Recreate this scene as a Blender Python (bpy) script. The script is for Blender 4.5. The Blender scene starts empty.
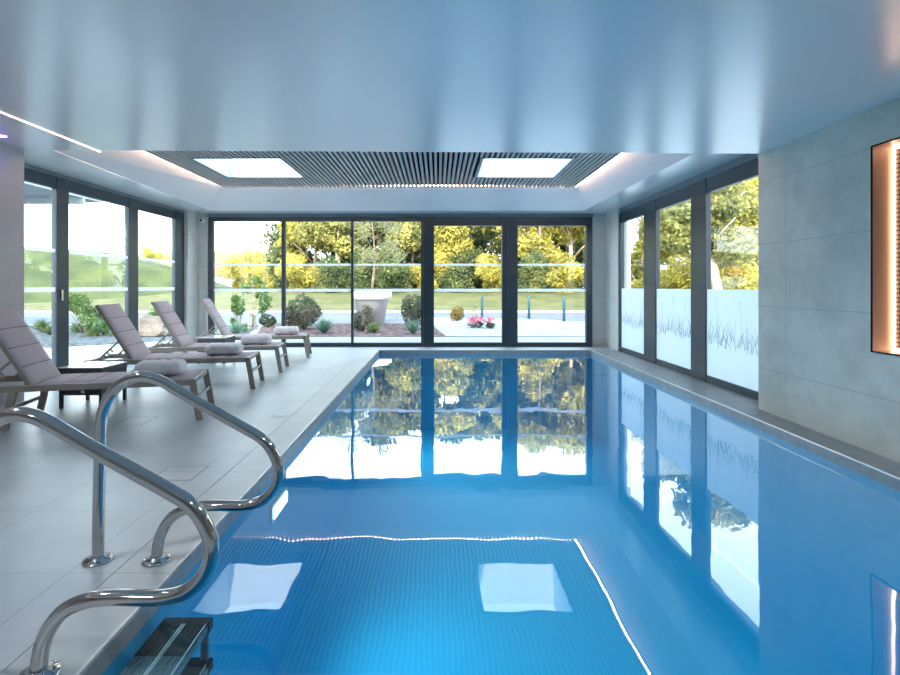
import bpy, bmesh, math, random
import numpy as np
from mathutils import Vector, Matrix
random.seed(7)
C = bpy.context.scene.collection
PI = math.pi
F = 525.0; VX = 438.0; VY = 286.5; H = 1.2      # camera calibration (pixels, metres)

# ------------------------------------------------------------------ materials
def mat(name):
    m = bpy.data.materials.new(name); m.use_nodes = True
    nt = m.node_tree; nt.nodes.clear()
    out = nt.nodes.new('ShaderNodeOutputMaterial')
    return m, nt, out
def N(nt, t, **kw):
    n = nt.nodes.new(t)
    for k, v in kw.items(): setattr(n, k, v)
    return n
def setin(n, **kw):
    for k, v in kw.items():
        n.inputs[k.replace('_', ' ')].default_value = v
def rgba(c): return (c[0], c[1], c[2], 1)
def lin(r, g, b):
    f = lambda v: ((v/255+0.055)/1.055)**2.4 if v > 10 else v/255/12.92
    return (f(r), f(g), f(b))
def noise_mix(nt, c1, c2, scale, detail=3, lo=.35, hi=.65, coord='Position', stretch=None, rough=.55):
    g = N(nt, 'ShaderNodeNewGeometry') if coord == 'Position' else N(nt, 'ShaderNodeTexCoord')
    s = g.outputs['Position'] if coord == 'Position' else g.outputs['Object']
    if stretch:
        mp = N(nt, 'ShaderNodeMapping'); mp.inputs['Scale'].default_value = stretch
        nt.links.new(s, mp.inputs[0]); s = mp.outputs[0]
    n = N(nt, 'ShaderNodeTexNoise'); n.inputs['Scale'].default_value = scale; n.inputs['Detail'].default_value = detail
    n.inputs['Roughness'].default_value = rough
    nt.links.new(s, n.inputs['Vector'])
    r = N(nt, 'ShaderNodeValToRGB'); r.color_ramp.elements[0].position = lo; r.color_ramp.elements[1].position = hi
    r.color_ramp.elements[0].color = rgba(c1); r.color_ramp.elements[1].color = rgba(c2)
    nt.links.new(n.outputs['Fac'], r.inputs[0])
    return r.outputs[0], n.outputs['Fac']
def pbsdf(nt, out, base=None, rough=.5, metal=0, spec=.5):
    b = N(nt, 'ShaderNodeBsdfPrincipled')
    b.inputs['Roughness'].default_value = rough; b.inputs['Metallic'].default_value = metal
    b.inputs['Specular IOR Level'].default_value = spec
    if base is not None:
        if isinstance(base, tuple): b.inputs['Base Color'].default_value = rgba(base)
        else: nt.links.new(base, b.inputs['Base Color'])
    nt.links.new(b.outputs[0], out.inputs['Surface'])
    return b
def bump(nt, b, fac, strength=.2, dist=.01):
    bp = N(nt, 'ShaderNodeBump'); bp.inputs['Strength'].default_value = strength; bp.inputs['Distance'].default_value = dist
    nt.links.new(fac, bp.inputs['Height']); nt.links.new(bp.outputs[0], b.inputs['Normal'])
def plain(name, c1, c2=None, scale=8, rough=.5, metal=0, spec=.5, bs=0, bd=.005, coord='Position', stretch=None, lo=.35, hi=.65):
    m, nt, out = mat(name)
    col, fac = noise_mix(nt, c1, c2 or tuple(v*.9 for v in c1), scale, coord=coord, stretch=stretch, lo=lo, hi=hi)
    b = pbsdf(nt, out, col, rough, metal, spec)
    if bs: bump(nt, b, fac, bs, bd)
    return m
def emit(name, c, s):
    m, nt, out = mat(name)
    e = N(nt, 'ShaderNodeEmission'); e.inputs[0].default_value = rgba(c); e.inputs[1].default_value = s
    nt.links.new(e.outputs[0], out.inputs[0]); return m
def line_mask(nt, sock, off, period, width):
    """1 on joint lines spaced by period"""
    def M(op, a, b):
        n = N(nt, 'ShaderNodeMath', operation=op)
        for i, v in enumerate((a, b)):
            if v is None: continue
            if isinstance(v, (int, float)): n.inputs[i].default_value = v
            else: nt.links.new(v, n.inputs[i])
        return n.outputs[0]
    a = M('SUBTRACT', sock, off - width/2 - 100*period)
    a = M('DIVIDE', a, period); a = M('FRACT', a, None)
    return M('LESS_THAN', a, width/period)
def tiled(name, c1, c2, scale, joints, jcol, rough=.5, spec=.5, detail=6, bs=.05, stretch=None, lo=.3, hi=.7, jstr=1.0, coat=0):
    m, nt, out = mat(name)
    col, fac = noise_mix(nt, c1, c2, scale, detail=detail, stretch=stretch, lo=lo, hi=hi, rough=.65)
    g = N(nt, 'ShaderNodeNewGeometry'); sx = N(nt, 'ShaderNodeSeparateXYZ'); nt.links.new(g.outputs['Position'], sx.inputs[0])
    tot = None
    for ax, off, per, w in joints:
        l = line_mask(nt, sx.outputs[ax], off, per, w)
        if tot is None: tot = l
        else:
            mx = N(nt, 'ShaderNodeMath', operation='MAXIMUM'); nt.links.new(tot, mx.inputs[0]); nt.links.new(l, mx.inputs[1]); tot = mx.outputs[0]
    ms = N(nt, 'ShaderNodeMath', operation='MULTIPLY'); nt.links.new(tot, ms.inputs[0]); ms.inputs[1].default_value = jstr
    mix = N(nt, 'ShaderNodeMix', data_type='RGBA')
    nt.links.new(ms.outputs[0], mix.inputs[0]); nt.links.new(col, mix.inputs[6]); mix.inputs[7].default_value = rgba(jcol)
    b = pbsdf(nt, out, mix.outputs[2], rough, 0, spec)
    if bs: bump(nt, b, fac, bs, .004)
    return m

M = {}
M['tile'] = tiled('deck_tile', (.37, .415, .445), (.475, .52, .55), 2.2,
                  [('X', -1.55, .605, .005), ('Y', 2.2, .6, .0035)], (.13, .15, .165), rough=.34, spec=.8, jstr=.6)
M['kerb'] = tiled('pool_kerb_tile', (.40, .43, .445), (.50, .53, .545), 2.2, [('Y', 2.2, 1.2, .004)], (.15, .17, .18), rough=.34, spec=.8)
M['right_kerb'] = plain('dark_kerb', (.20, .22, .235), (.26, .28, .30), 6, rough=.4, bs=.05)
M['concrete'] = tiled('concrete_panel', (.50, .49, .45), (.68, .665, .61), 1.7,
                      [('Y', 4.737, 1.2, .005), ('Z', .41, .598, .006)], (.35, .37, .37), rough=.6, detail=10, lo=.36, hi=.66, jstr=.8)
M['pier'] = tiled('pier_panel', (.50, .53, .51), (.58, .60, .58), 2.0, [('Z', .41, .598, .005)], (.3, .3, .3), rough=.6, detail=8)
M['leftwall'] = tiled('left_wall_panel', (.45, .43, .44), (.55, .53, .535), 1.7,
                      [('Y', 4.7, 1.2, .004), ('Z', .41, .598, .004)], (.3, .28, .29), rough=.6, detail=9)
M['ceil'] = plain('stretch_ceiling', (.88, .91, .91), (.89, .92, .92), .5, rough=.3, spec=.5)
cb_ = next(n for n in M['ceil'].node_tree.nodes if n.type == 'BSDF_PRINCIPLED')
cb_.inputs['Coat Weight'].default_value = 1; cb_.inputs['Coat IOR'].default_value = 1.8; cb_.inputs['Coat Roughness'].default_value = .24
M['splay'] = plain('coffer_white', (.80, .765, .755), (.83, .795, .785), 1.0, rough=.45)
M['slat'] = plain('slat_grey', (.52, .46, .425), (.60, .53, .49), 5, rough=.6, stretch=(6, .5, 6))
M['black'] = plain('matt_black', (.008, .008, .009), (.014, .014, .016), 5, rough=.8, spec=.1)
M['roof'] = plain('roof_dark', (.05, .05, .055), (.07, .07, .075), 5, rough=.8)
M['frame'] = plain('anthracite_aluminium', (.018, .034, .050), (.025, .043, .060), 4, rough=.35, spec=.5)
M['frame_l'] = plain('grey_aluminium', (.13, .17, .19), (.16, .20, .225), 4, rough=.4, spec=.5)
M['white'] = plain('white_paint', (.80, .80, .80), (.84, .84, .84), 3, rough=.5)
M['well'] = plain('skylight_shaft_white', (.72, .78, .84), (.76, .82, .87), 2, rough=.6)
M['steel_trim'] = plain('bright_trim', (.80, .83, .86), (.9, .92, .94), 3, rough=.25, metal=.3)
M['lip'] = plain('overflow_lip', (.24, .27, .29), (.30, .33, .35), 12, rough=.35, bs=.1)
M['steel'] = plain('polished_steel', (.50, .49, .49), (.56, .55, .55), 3, rough=.09, metal=1)
M['lframe'] = plain('taupe_aluminium', (.33, .28, .23), (.39, .335, .28), 6, rough=.45, coord='Object')
M['sling'] = plain('mauve_textilene', (.46, .375, .405), (.54, .455, .48), 160, rough=.8, bs=.3, bd=.001, coord='Object')
M['seam'] = plain('sling_seam', (.15, .12, .135), (.18, .14, .16), 60, rough=.9, coord='Object')
M['towel'] = plain('towel_cloth', (.80, .74, .74), (.88, .83, .83), 90, rough=.95, bs=.5, bd=.003, coord='Object')
M['wicker'] = plain('dark_wicker', (.035, .037, .045), (.10, .105, .115), 90, rough=.6, bs=.5, bd=.003, coord='Object')
M['ttop'] = plain('table_glass', (.72, .76, .78), (.76, .80, .82), 4, rough=.12, spec=.8, coord='Object')
M['chrome'] = plain('brushed_plate', (.6, .6, .6), (.7, .7, .7), 20, rough=.25, metal=1)
M['rubber'] = plain('black_rubber', (.006, .006, .008), (.012, .012, .014), 20, rough=.6)
M['tread'] = plain('ribbed_tread', (.10, .16, .18), (.17, .25, .28), 60, rough=.5, stretch=(14, .6, 1))
M['cam'] = plain('device_white', (.6, .62, .63), (.68, .7, .7), 5, rough=.4)
M['planter'] = plain('white_planter', (.68, .71, .75), (.74, .77, .80), 3, rough=.5)
M['soil'] = plain('dark_soil', (.03, .02, .015), (.06, .045, .03), 20, rough=1)
M['mulch'] = plain('bark_mulch', (.04, .018, .017), (.19, .11, .105), 7, rough=.95, bs=.8, bd=.05, lo=.44, hi=.60)
M['gravel'] = plain('slate_gravel', (.02, .03, .04), (.13, .16, .175), 9, rough=.9, bs=.8, bd=.04, lo=.45, hi=.62)
M['pave'] = plain('pale_paving', (.24, .27, .295), (.29, .32, .345), 1.5, rough=.8)
M['road'] = plain('asphalt', (.095, .107, .125), (.12, .133, .15), 1.2, rough=.85)
M['kerbstone'] = plain('white_kerbstone', (.40, .42, .44), (.45, .47, .49), 3, rough=.7)
M['lawn'] = plain('lawn_grass', (.08, .085, .025), (.14, .13, .045), .9, rough=.95, bs=.6, bd=.05)
M['moundgrass'] = plain('mound_grass', (.035, .052, .014), (.08, .095, .028), .6, rough=.95, bs=.6, bd=.1)
M['wheat'] = plain('dry_hill_grass', (.19, .15, .035), (.27, .215, .06), .12, rough=.95, lo=.3, hi=.7)
M['bollard'] = plain('bollard_blue', (.02, .07, .10), (.03, .09, .125), 5, rough=.5)
M['bark'] = plain('bark_brown', (.16, .11, .075), (.27, .20, .14), 7, rough=.95, bs=.5, bd=.03)
M['palebark'] = plain('bark_pale', (.42, .30, .20), (.55, .42, .32), 6, rough=.9, bs=.3, bd=.02)
M['redroof'] = plain('red_roof_tile', (.45, .09, .06), (.55, .13, .08), 2, rough=.8)
M['rock'] = plain('pale_boulder', (.12, .095, .085), (.22, .185, .165), 3, rough=.9, bs=.6, bd=.05, coord='Object')
M['canopy'] = plain('canopy_grey', (.30, .33, .35), (.36, .39, .41), 2, rough=.6)
M['extwall'] = plain('outside_render', (.60, .66, .72), (.66, .71, .77), 2, rough=.8)
M['joint'] = plain('joint_dark', (.10, .115, .13), (.12, .135, .15), 4, rough=.6)
M['petal'] = plain('pink_petals', (.75, .03, .16), (.90, .10, .28), 20, rough=.6)

def leaf_mat(name, cols, trans=.35):
    m, nt, out = mat(name)
    g = N(nt, 'ShaderNodeNewGeometry')
    r = N(nt, 'ShaderNodeValToRGB'); r.color_ramp.interpolation = 'LINEAR'
    els = r.color_ramp.elements
    for i, c in enumerate(cols):
        p = i/(len(cols)-1)
        if i == 0: els[0].color = rgba(c); els[0].position = 0
        elif i == len(cols)-1: els[1].color = rgba(c); els[1].position = 1
    for i, c in enumerate(cols[1:-1]):
        e = els.new((i+1)/(len(cols)-1)); e.color = rgba(c)
    n = N(nt, 'ShaderNodeTexNoise'); n.inputs['Scale'].default_value = .9; n.inputs['Detail'].default_value = 2  # noise varies leaf colour and puts sunlit and shaded tones into tree crowns
    nt.links.new(g.outputs['Position'], n.inputs['Vector'])
    a = N(nt, 'ShaderNodeMath', operation='MULTIPLY_ADD'); nt.links.new(n.outputs['Fac'], a.inputs[0]); a.inputs[1].default_value = 1.8; a.inputs[2].default_value = -.65
    b = N(nt, 'ShaderNodeMath', operation='MULTIPLY_ADD'); nt.links.new(g.outputs['Random Per Island'], b.inputs[0]); b.inputs[1].default_value = .5
    nt.links.new(a.outputs[0], b.inputs[2])
    nt.links.new(b.outputs[0], r.inputs[0])
    d = N(nt, 'ShaderNodeBsdfDiffuse'); t = N(nt, 'ShaderNodeBsdfTranslucent'); mx = N(nt, 'ShaderNodeMixShader'); mx.inputs[0].default_value = trans
    nt.links.new(r.outputs[0], d.inputs[0]); nt.links.new(r.outputs[0], t.inputs[0])
    nt.links.new(d.outputs[0], mx.inputs[1]); nt.links.new(t.outputs[0], mx.inputs[2]); nt.links.new(mx.outputs[0], out.inputs[0])
    return m
M['yleaf'] = leaf_mat('yellow_leaves', [(.20, .19, .05), (.50, .43, .10), (.78, .66, .20)])
M['gleaf'] = leaf_mat('green_leaves', [(.06, .09, .05), (.13, .17, .08), (.34, .34, .12)])
M['mleaf'] = leaf_mat('mixed_leaves', [(.09, .12, .06), (.28, .27, .09), (.64, .55, .17)])
M['oleaf'] = leaf_mat('olive_leaves', [(.16, .18, .12), (.25, .25, .15), (.42, .38, .15)])
M['shrubleaf'] = leaf_mat('shrub_leaves', [(.05, .08, .05), (.13, .15, .09), (.27, .22, .15)])
M['freshleaf'] = leaf_mat('fresh_leaves', [(.05, .11, .04), (.11, .20, .06), (.26, .30, .10)])
M['blueleaf'] = leaf_mat('blue_green_leaves', [(.04, .13, .09), (.12, .26, .17), (.30, .42, .36)])
M['ballleaf'] = leaf_mat('bronze_leaves', [(.06, .07, .03), (.16, .14, .05), (.30, .18, .07)])

def thin_glass(name, tint, ior=1.45, rough=0.0, refl=1.0):
    m, nt, out = mat(name)
    t = N(nt, 'ShaderNodeBsdfTransparent'); t.inputs[0].default_value = rgba(tint)
    g = N(nt, 'ShaderNodeBsdfGlossy'); g.inputs['Roughness'].default_value = rough; g.inputs['Color'].default_value = (refl, refl, refl, 1)
    f = N(nt, 'ShaderNodeLayerWeight'); f.inputs['Blend'].default_value = .5       # Schlick, the same from both sides
    pw = N(nt, 'ShaderNodeMath', operation='POWER'); nt.links.new(f.outputs['Facing'], pw.inputs[0]); pw.inputs[1].default_value = 5 if ior < 1.5 else ior
    f0 = ((min(ior, 1.28)-1)/(min(ior, 1.28)+1))**2
    ml = N(nt, 'ShaderNodeMath', operation='MULTIPLY_ADD'); nt.links.new(pw.outputs[0], ml.inputs[0]); ml.inputs[1].default_value = 1-f0; ml.inputs[2].default_value = f0
    mx = N(nt, 'ShaderNodeMixShader')
    nt.links.new(ml.outputs[0], mx.inputs[0]); nt.links.new(t.outputs[0], mx.inputs[1]); nt.links.new(g.outputs[0], mx.inputs[2])
    nt.links.new(mx.outputs[0], out.inputs[0])
    return m, nt, f, g
M['glass'] = thin_glass('window_glass', (.93, .97, .98), 1.3)[0]
def film(name, c, transp):
    m, nt, out = mat(name)
    t = N(nt, 'ShaderNodeBsdfTransparent'); d = N(nt, 'ShaderNodeBsdfDiffuse'); tr = N(nt, 'ShaderNodeBsdfTranslucent')
    d.inputs[0].default_value = rgba(c); tr.inputs[0].default_value = rgba(c)
    a = N(nt, 'ShaderNodeMixShader'); a.inputs[0].default_value = .6
    b = N(nt, 'ShaderNodeMixShader'); b.inputs[0].default_value = transp
    nt.links.new(d.outputs[0], a.inputs[1]); nt.links.new(tr.outputs[0], a.inputs[2])
    nt.links.new(a.outputs[0], b.inputs[1]); nt.links.new(t.outputs[0], b.inputs[2]); nt.links.new(b.outputs[0], out.inputs[0])
    return m
M['frost'] = film('frosted_film', (.66, .72, .76), .14)
M['strip'] = film('white_safety_strip', (.80, .83, .86), .15)
M['blade'] = film('etched_grass', (.06, .12, .10), .35)

# water
m, nt, f, g = thin_glass('pool_water', (.70, .92, .97), 3.3, .0, 1.0)
geo = N(nt, 'ShaderNodeNewGeometry'); mp = N(nt, 'ShaderNodeMapping'); mp.inputs['Scale'].default_value = (1.0, .8, 1)
nt.links.new(geo.outputs['Position'], mp.inputs[0])
nz = N(nt, 'ShaderNodeTexNoise'); nz.inputs['Scale'].default_value = 2.2; nz.inputs['Detail'].default_value = 2
nt.links.new(mp.outputs[0], nz.inputs['Vector'])
bp = N(nt, 'ShaderNodeBump'); bp.inputs['Strength'].default_value = .35; bp.inputs['Distance'].default_value = .006
nt.links.new(nz.outputs['Fac'], bp.inputs['Height']); nt.links.new(bp.outputs[0], f.inputs['Normal']); nt.links.new(bp.outputs[0], g.inputs['Normal'])
M['water'] = m
M['liner'] = tiled('pool_liner_mosaic', (.007, .40, .66), (.008, .41, .68), 1.0, [('X', 0, .05, .003), ('Y', 0, .05, .003), ('Z', 0, .05, .003)], (.015, .43, .70), rough=.5, jstr=.25, bs=0)

# brick-like relief in the niche
m, nt, out = mat('niche_relief')
geo = N(nt, 'ShaderNodeNewGeometry'); sp = N(nt, 'ShaderNodeSeparateXYZ'); cb = N(nt, 'ShaderNodeCombineXYZ')
nt.links.new(geo.outputs['Position'], sp.inputs[0]); nt.links.new(sp.outputs['Y'], cb.inputs[0]); nt.links.new(sp.outputs['Z'], cb.inputs[1])
br = N(nt, 'ShaderNodeTexBrick'); br.inputs['Scale'].default_value = 1; br.inputs['Brick Width'].default_value = .09; br.inputs['Row Height'].default_value = .032
br.inputs['Mortar Size'].default_value = .006; br.inputs['Color1'].default_value = (.55, .38, .27, 1); br.inputs['Color2'].default_value = (.45, .30, .21, 1); br.inputs['Mortar'].default_value = (.12, .07, .05, 1)
nt.links.new(cb.outputs[0], br.inputs['Vector'])
b = pbsdf(nt, out, br.outputs['Color'], .7)
M['relief'] = m
M['copper'] = plain('niche_bronze', (.52, .31, .20), (.60, .37, .24), 2, rough=.35, stretch=(1, 1, .3))

M['led'] = emit('warm_led', (1.0, .66, .45), 26)
M['led2'] = emit('warm_led_profile', (1.0, .68, .48), 5)
M['violet'] = emit('violet_lens', (.25, .12, 1.0), 18)
M['poollamp'] = emit('pool_lamp_lens', (.45, .68, 1.0), 6)

# ------------------------------------------------------------------ mesh helpers
class MB:
    def __init__(s): s.bm = bmesh.new(); s.mats = []; s.cur = 0
    def box(s, a, b, bev=0):
        x0, y0, z0 = a; x1, y1, z1 = b
        v = [s.bm.verts.new(p) for p in ((x0,y0,z0),(x1,y0,z0),(x1,y1,z0),(x0,y1,z0),(x0,y0,z1),(x1,y0,z1),(x1,y1,z1),(x0,y1,z1))]
        fs = [s.bm.faces.new([v[i] for i in q]) for q in ((0,3,2,1),(4,5,6,7),(0,1,5,4),(1,2,6,5),(2,3,7,6),(3,0,4,7))]
        for f in fs: f.material_index = s.cur
        if bev:
            es = list({e for f in fs for e in f.edges})
            r = bmesh.ops.bevel(s.bm, geom=es, offset=bev, segments=2, affect='EDGES', profile=.5)
            for f in r['faces']: f.material_index = s.cur
        return v
    def hexa(s, pts):
        """8 points: bottom ring 4, top ring 4"""
        v = [s.bm.verts.new(p) for p in pts]
        for q in ((0,3,2,1),(4,5,6,7),(0,1,5,4),(1,2,6,5),(2,3,7,6),(3,0,4,7)):
            f = s.bm.faces.new([v[i] for i in q]); f.material_index = s.cur
    def bar(s, p, q, w, h, up=(0, 0, 1)):
        """rectangular bar from p to q, w across, h along up-ish"""
        p, q = Vector(p), Vector(q); d = (q-p).normalized(); u = Vector(up)
        sd = d.cross(u).normalized(); u = sd.cross(d).normalized()
        pts = []
        for c in (p, q):
            pts.append([c + sd*a*w/2 + u*b_*h/2 for a, b_ in ((-1,-1),(1,-1),(1,1),(-1,1))])
        v = [s.bm.verts.new(x) for x in pts[0]+pts[1]]
        for qd in ((0,1,2,3),(7,6,5,4),(0,4,5,1),(1,5,6,2),(2,6,7,3),(3,7,4,0)):
            f = s.bm.faces.new([v[i] for i in qd]); f.material_index = s.cur
    def poly(s, pts):
        f = s.bm.faces.new([s.bm.verts.new(p) for p in pts]); f.material_index = s.cur; return f
    def tube(s, pts, r, n=14, caps=True, closed=False):
        pts = [Vector(p) for p in pts]; rings = []
        rr = r if isinstance(r, (list, tuple)) else [r]*len(pts)
        t0 = (pts[1]-pts[0]).normalized()
        ref = Vector((0, 0, 1)) if abs(t0.z) < .9 else Vector((0, 1, 0))
        nrm = t0.cross(ref).normalized()
        for i, p in enumerate(pts):
            if i == 0: t = t0
            elif i == len(pts)-1: t = (pts[-1]-pts[-2]).normalized()
            else: t = (pts[i+1]-pts[i-1]).normalized()
            nrm = (nrm - t*nrm.dot(t)).normalized(); bn = t.cross(nrm)
            rings.append([s.bm.verts.new(p + (nrm*math.cos(a)+bn*math.sin(a))*rr[i]) for a in [2*PI*k/n for k in range(n)]])
        for a, b in zip(rings, rings[1:]):
            for k in range(n):
                f = s.bm.faces.new((a[k], a[(k+1) % n], b[(k+1) % n], b[k])); f.material_index = s.cur; f.smooth = True
        if caps:
            for rg in (rings[0], rings[-1]):
                f = s.bm.faces.new(rg); f.material_index = s.cur
    def lathe(s, prof, c=(0, 0, 0), n=24, axis='Z'):
        rings = []
        for r, z in prof:
            ring = []
            for k in range(n):
                a = 2*PI*k/n
                if axis == 'Z': p = (c[0]+r*math.cos(a), c[1]+r*math.sin(a), c[2]+z)
                elif axis == 'X': p = (c[0]+z, c[1]+r*math.cos(a), c[2]+r*math.sin(a))
                else: p = (c[0]+r*math.cos(a), c[1]+z, c[2]+r*math.sin(a))
                ring.append(s.bm.verts.new(p))
            rings.append(ring)
        for a, b in zip(rings, rings[1:]):
            for k in range(n):
                f = s.bm.faces.new((a[k], a[(k+1) % n], b[(k+1) % n], b[k])); f.smooth = True; f.material_index = s.cur
        for rg in (rings[0], rings[-1]):
            f = s.bm.faces.new(rg); f.material_index = s.cur
    def build(s, name, mats, parent=None, loc=None, rz=None):
        bmesh.ops.recalc_face_normals(s.bm, faces=s.bm.faces)
        me = bpy.data.meshes.new(name); s.bm.to_mesh(me); s.bm.free()
        if not isinstance(mats, (list, tuple)): mats = [mats]
        for m in mats: me.materials.append(m)
        return link(name, me, parent, loc, rz)
def link(name, data, parent=None, loc=None, rz=None):
    o = bpy.data.objects.new(name, data); C.objects.link(o)
    if parent is not None: o.parent = parent
    if loc: o.location = loc
    if rz: o.rotation_euler = (0, 0, rz)
    return o
def empty(name, loc=(0, 0, 0), rz=0):
    o = link(name, None, None, loc, rz); o.empty_display_size = .1; return o
def tag(o, label=None, cat=None, group=None, kind=None):
    if label: o['label'] = label
    if cat: o['category'] = cat
    if group: o['group'] = group
    if kind: o['kind'] = kind
    return o
def struct(o): o['kind'] = 'structure'; return o
KIDS = {}
def copy_tree(o, parent=None):
    c = o.copy(); C.objects.link(c)
    if parent is not None: c.parent = parent
    for ch in [x for x in list(C.objects) if x.parent == o]: copy_tree(ch, c)
    return c
def box_obj(name, a, b, m, parent=None, bev=0):
    k = MB(); k.box(a, b, bev); return k.build(name, m, parent)
def rect_minus(mb, X0, X1, Y0, Y1, z0, z1, holes):
    ys = sorted({Y0, Y1, *[h[2] for h in holes], *[h[3] for h in holes]})
    for a, b in zip(ys, ys[1:]):
        hs = sorted([h for h in holes if h[2] <= a and h[3] >= b])
        x = X0
        for h in hs:
            if h[0] > x: mb.box((x, a, z0), (h[0], b, z1))
            x = h[1]
        if x < X1: mb.box((x, a, z0), (X1, b, z1))

# ------------------------------------------------------------------ room shell
PX0, PX1, PY0, PY1 = -1.12, 2.89, .75, 9.92        # pool opening
WL, WR = -4.85, 3.36                               # window planes
YB = 10.46                                         # back window plane
ZW = -.075
NEARL, NEARR = -4.35, 3.137                        # near wall faces
YS_L, YS_R = 5.54, 5.09                            # soffit edge at the left / right wall
ZC_L, ZC_R = 2.64, 2.488                           # near ceiling height left / right
ZS = 2.65                                          # strip ceiling

k = MB(); k.box((WL-.15, -3, -.3), (PX0-.24, YB+.12, 0))
rect_minus(k, PX0-.236, PX1+.0, -3, PY0, -.3, 0, [])
k.box((PX0, PY1, -.3), (WR+.15, YB+.12, 0))
struct(k.build('floor', M['tile']))
k = MB(); k.box((PX0-.236, PY0, -.3), (PX0, YB+.12, 0)); struct(k.build('trim_1', M['kerb']))
k = MB(); k.box((PX1, -3, -.3), (WR+.15, PY1, 0)); struct(k.build('trim_2', M['right_kerb']))
k = MB(); k.box((PX0-.24, PY0, -.3), (PX0-.236, YB+.12, -.004)); struct(k.build('trim_3', M['joint']))
# pool basin: lip band above the water and mosaic shell
k = MB(); D = -1.5; T = .25
k.box((PX0-T, PY0-T, D-T), (PX1+T, PY1+T, D))
k.box((PX0-T, PY0-T, D), (PX0-.002, PY1+T, -.301)); k.box((PX1+.002, PY0-T, D), (PX1+T, PY1+T, -.301))
k.box((PX0-.002, PY1+.002, D), (PX1+.002, PY1+T, -.301)); k.box((PX0-.002, PY0-T, D), (PX1+.002, PY0-.002, -.301))
k.box((PX0, PY0, -.32), (PX0+.006, PY1, ZW-.004)); k.box((PX1-.006, PY0, -.32), (PX1, PY1, ZW-.004))
k.box((PX0, PY1-.006, -.32), (PX1, PY1, ZW-.004)); k.box((PX0, PY0, -.32), (PX1, PY0+.006, ZW-.004))
pool = struct(k.build('pool_basin', M['liner']))
k = MB()
for a, b in (((PX0, PY0, ZW-.004), (PX0+.012, PY1, -.006)), ((PX1-.012, PY0, ZW-.004), (PX1, PY1, -.006)), ((PX0, PY1-.012, ZW-.004), (PX1, PY1, -.006)), ((PX0, PY0, ZW-.004), (PX1, PY0+.012, -.006))):
    k.box(a, b)
struct(k.build('trim_4', M['lip']))
k = MB()
for a, b in (((PX0-.002, PY0, -.006), (PX0+.005, PY1, .002)), ((PX1-.006, PY0, -.006), (PX1+.002, PY1, .002)), ((PX0, PY1-.005, -.006), (PX1, PY1+.002, .002))):
    k.box(a, b)
struct(k.build('trim_5', M['steel_trim']))
k = MB(); k.poly([(PX0+.006, PY0+.006, ZW), (PX1-.006, PY0+.006, ZW), (PX1-.006, PY1-.006, ZW), (PX0+.006, PY1-.006, ZW)])
tag(k.build('pool_water', M['water']), 'still clear blue water filling the indoor swimming pool', 'water', kind='stuff')

# right concrete wall with a niche
NY0, NY1, NZ0, NZ1, ND = 1.2, 3.80, .726, 2.216, .15
k = MB(); XO = 3.75
k.box((NEARR, NY1, 0), (XO, 5.14, 2.9)); k.box((NEARR, -3, 0), (XO, NY0, 2.9))
k.box((NEARR, NY0, 0), (XO, NY1, NZ0)); k.box((NEARR, NY0, NZ1), (XO, NY1, 2.9)); k.box((NEARR+ND+.02, NY0, NZ0), (XO, NY1, NZ1))
struct(k.build('wall_right', M['concrete']))
ni = empty('light_niche', (NEARR, (NY0+NY1)/2, NZ0))
hy, hz = (NY1-NY0)/2, NZ1-NZ0
k = MB()
for a, b in (((-.006, hy-.012, 0), (.0, hy, hz)), ((-.006, -hy, 0), (0, -hy+.012, hz)), ((-.006, -hy, 0), (0, hy, .01)), ((-.006, -hy, hz-.01), (0, hy, hz))): k.box(a, b)
k.build('niche_edge', M['black'], ni)
k = MB()
k.box((0, hy-.008, .0), (ND, hy, hz)); k.box((0, -hy, 0), (ND, -hy+.008, hz)); k.box((0, -hy, 0), (ND, hy, .008)); k.box((0, -hy, hz-.008), (ND, hy, hz))
k.build('niche_lining', M['copper'], ni)
k = MB(); k.box((ND, -hy, 0), (ND+.02, hy, hz)); k.build('relief_panel', M['relief'], ni)
k = MB(); w = .02
for a, b in (((ND-.012, hy-.03, .02), (ND-.002, hy-.01, hz-.02)), ((ND-.012, -hy+.01, .02), (ND-.002, -hy+.03, hz-.02)), ((ND-.012, -hy+.01, .01), (ND-.002, hy-.01, .03)), ((ND-.012, -hy+.01, hz-.03), (ND-.002, hy-.01, hz-.01))): k.box(a, b)
k.build('led_strip', M['led2'], ni)
tag(ni, 'backlit bronze wall niche with a brick-pattern panel in the concrete wall', 'wall niche')

# left near wall, back piers, rear wall
struct(box_obj('wall_left', (NEARL-.5, -3, 0), (NEARL, 5.52, 2.9), M['leftwall']))
struct(box_obj('wall_rear', (WL-.15, -3.2, -.3), (XO, -3, 3.4), M['pier']))
k = MB(); k.box((WL-.12, 10.03, 0), (-4.78, YB+.14, ZS)); k.box((-4.78, YB, 0), (-4.585, YB+.14, ZS)); 
struct(k.build('wall_corner_left', M['pier']))
k = MB(); k.box((WR-.02, 9.74, 0), (WR+.15, YB+.14, ZS)); k.box((3.07, YB, 0), (WR-.02, YB+.14, ZS))
struct(k.build('wall_corner_right', M['pier']))

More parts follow.
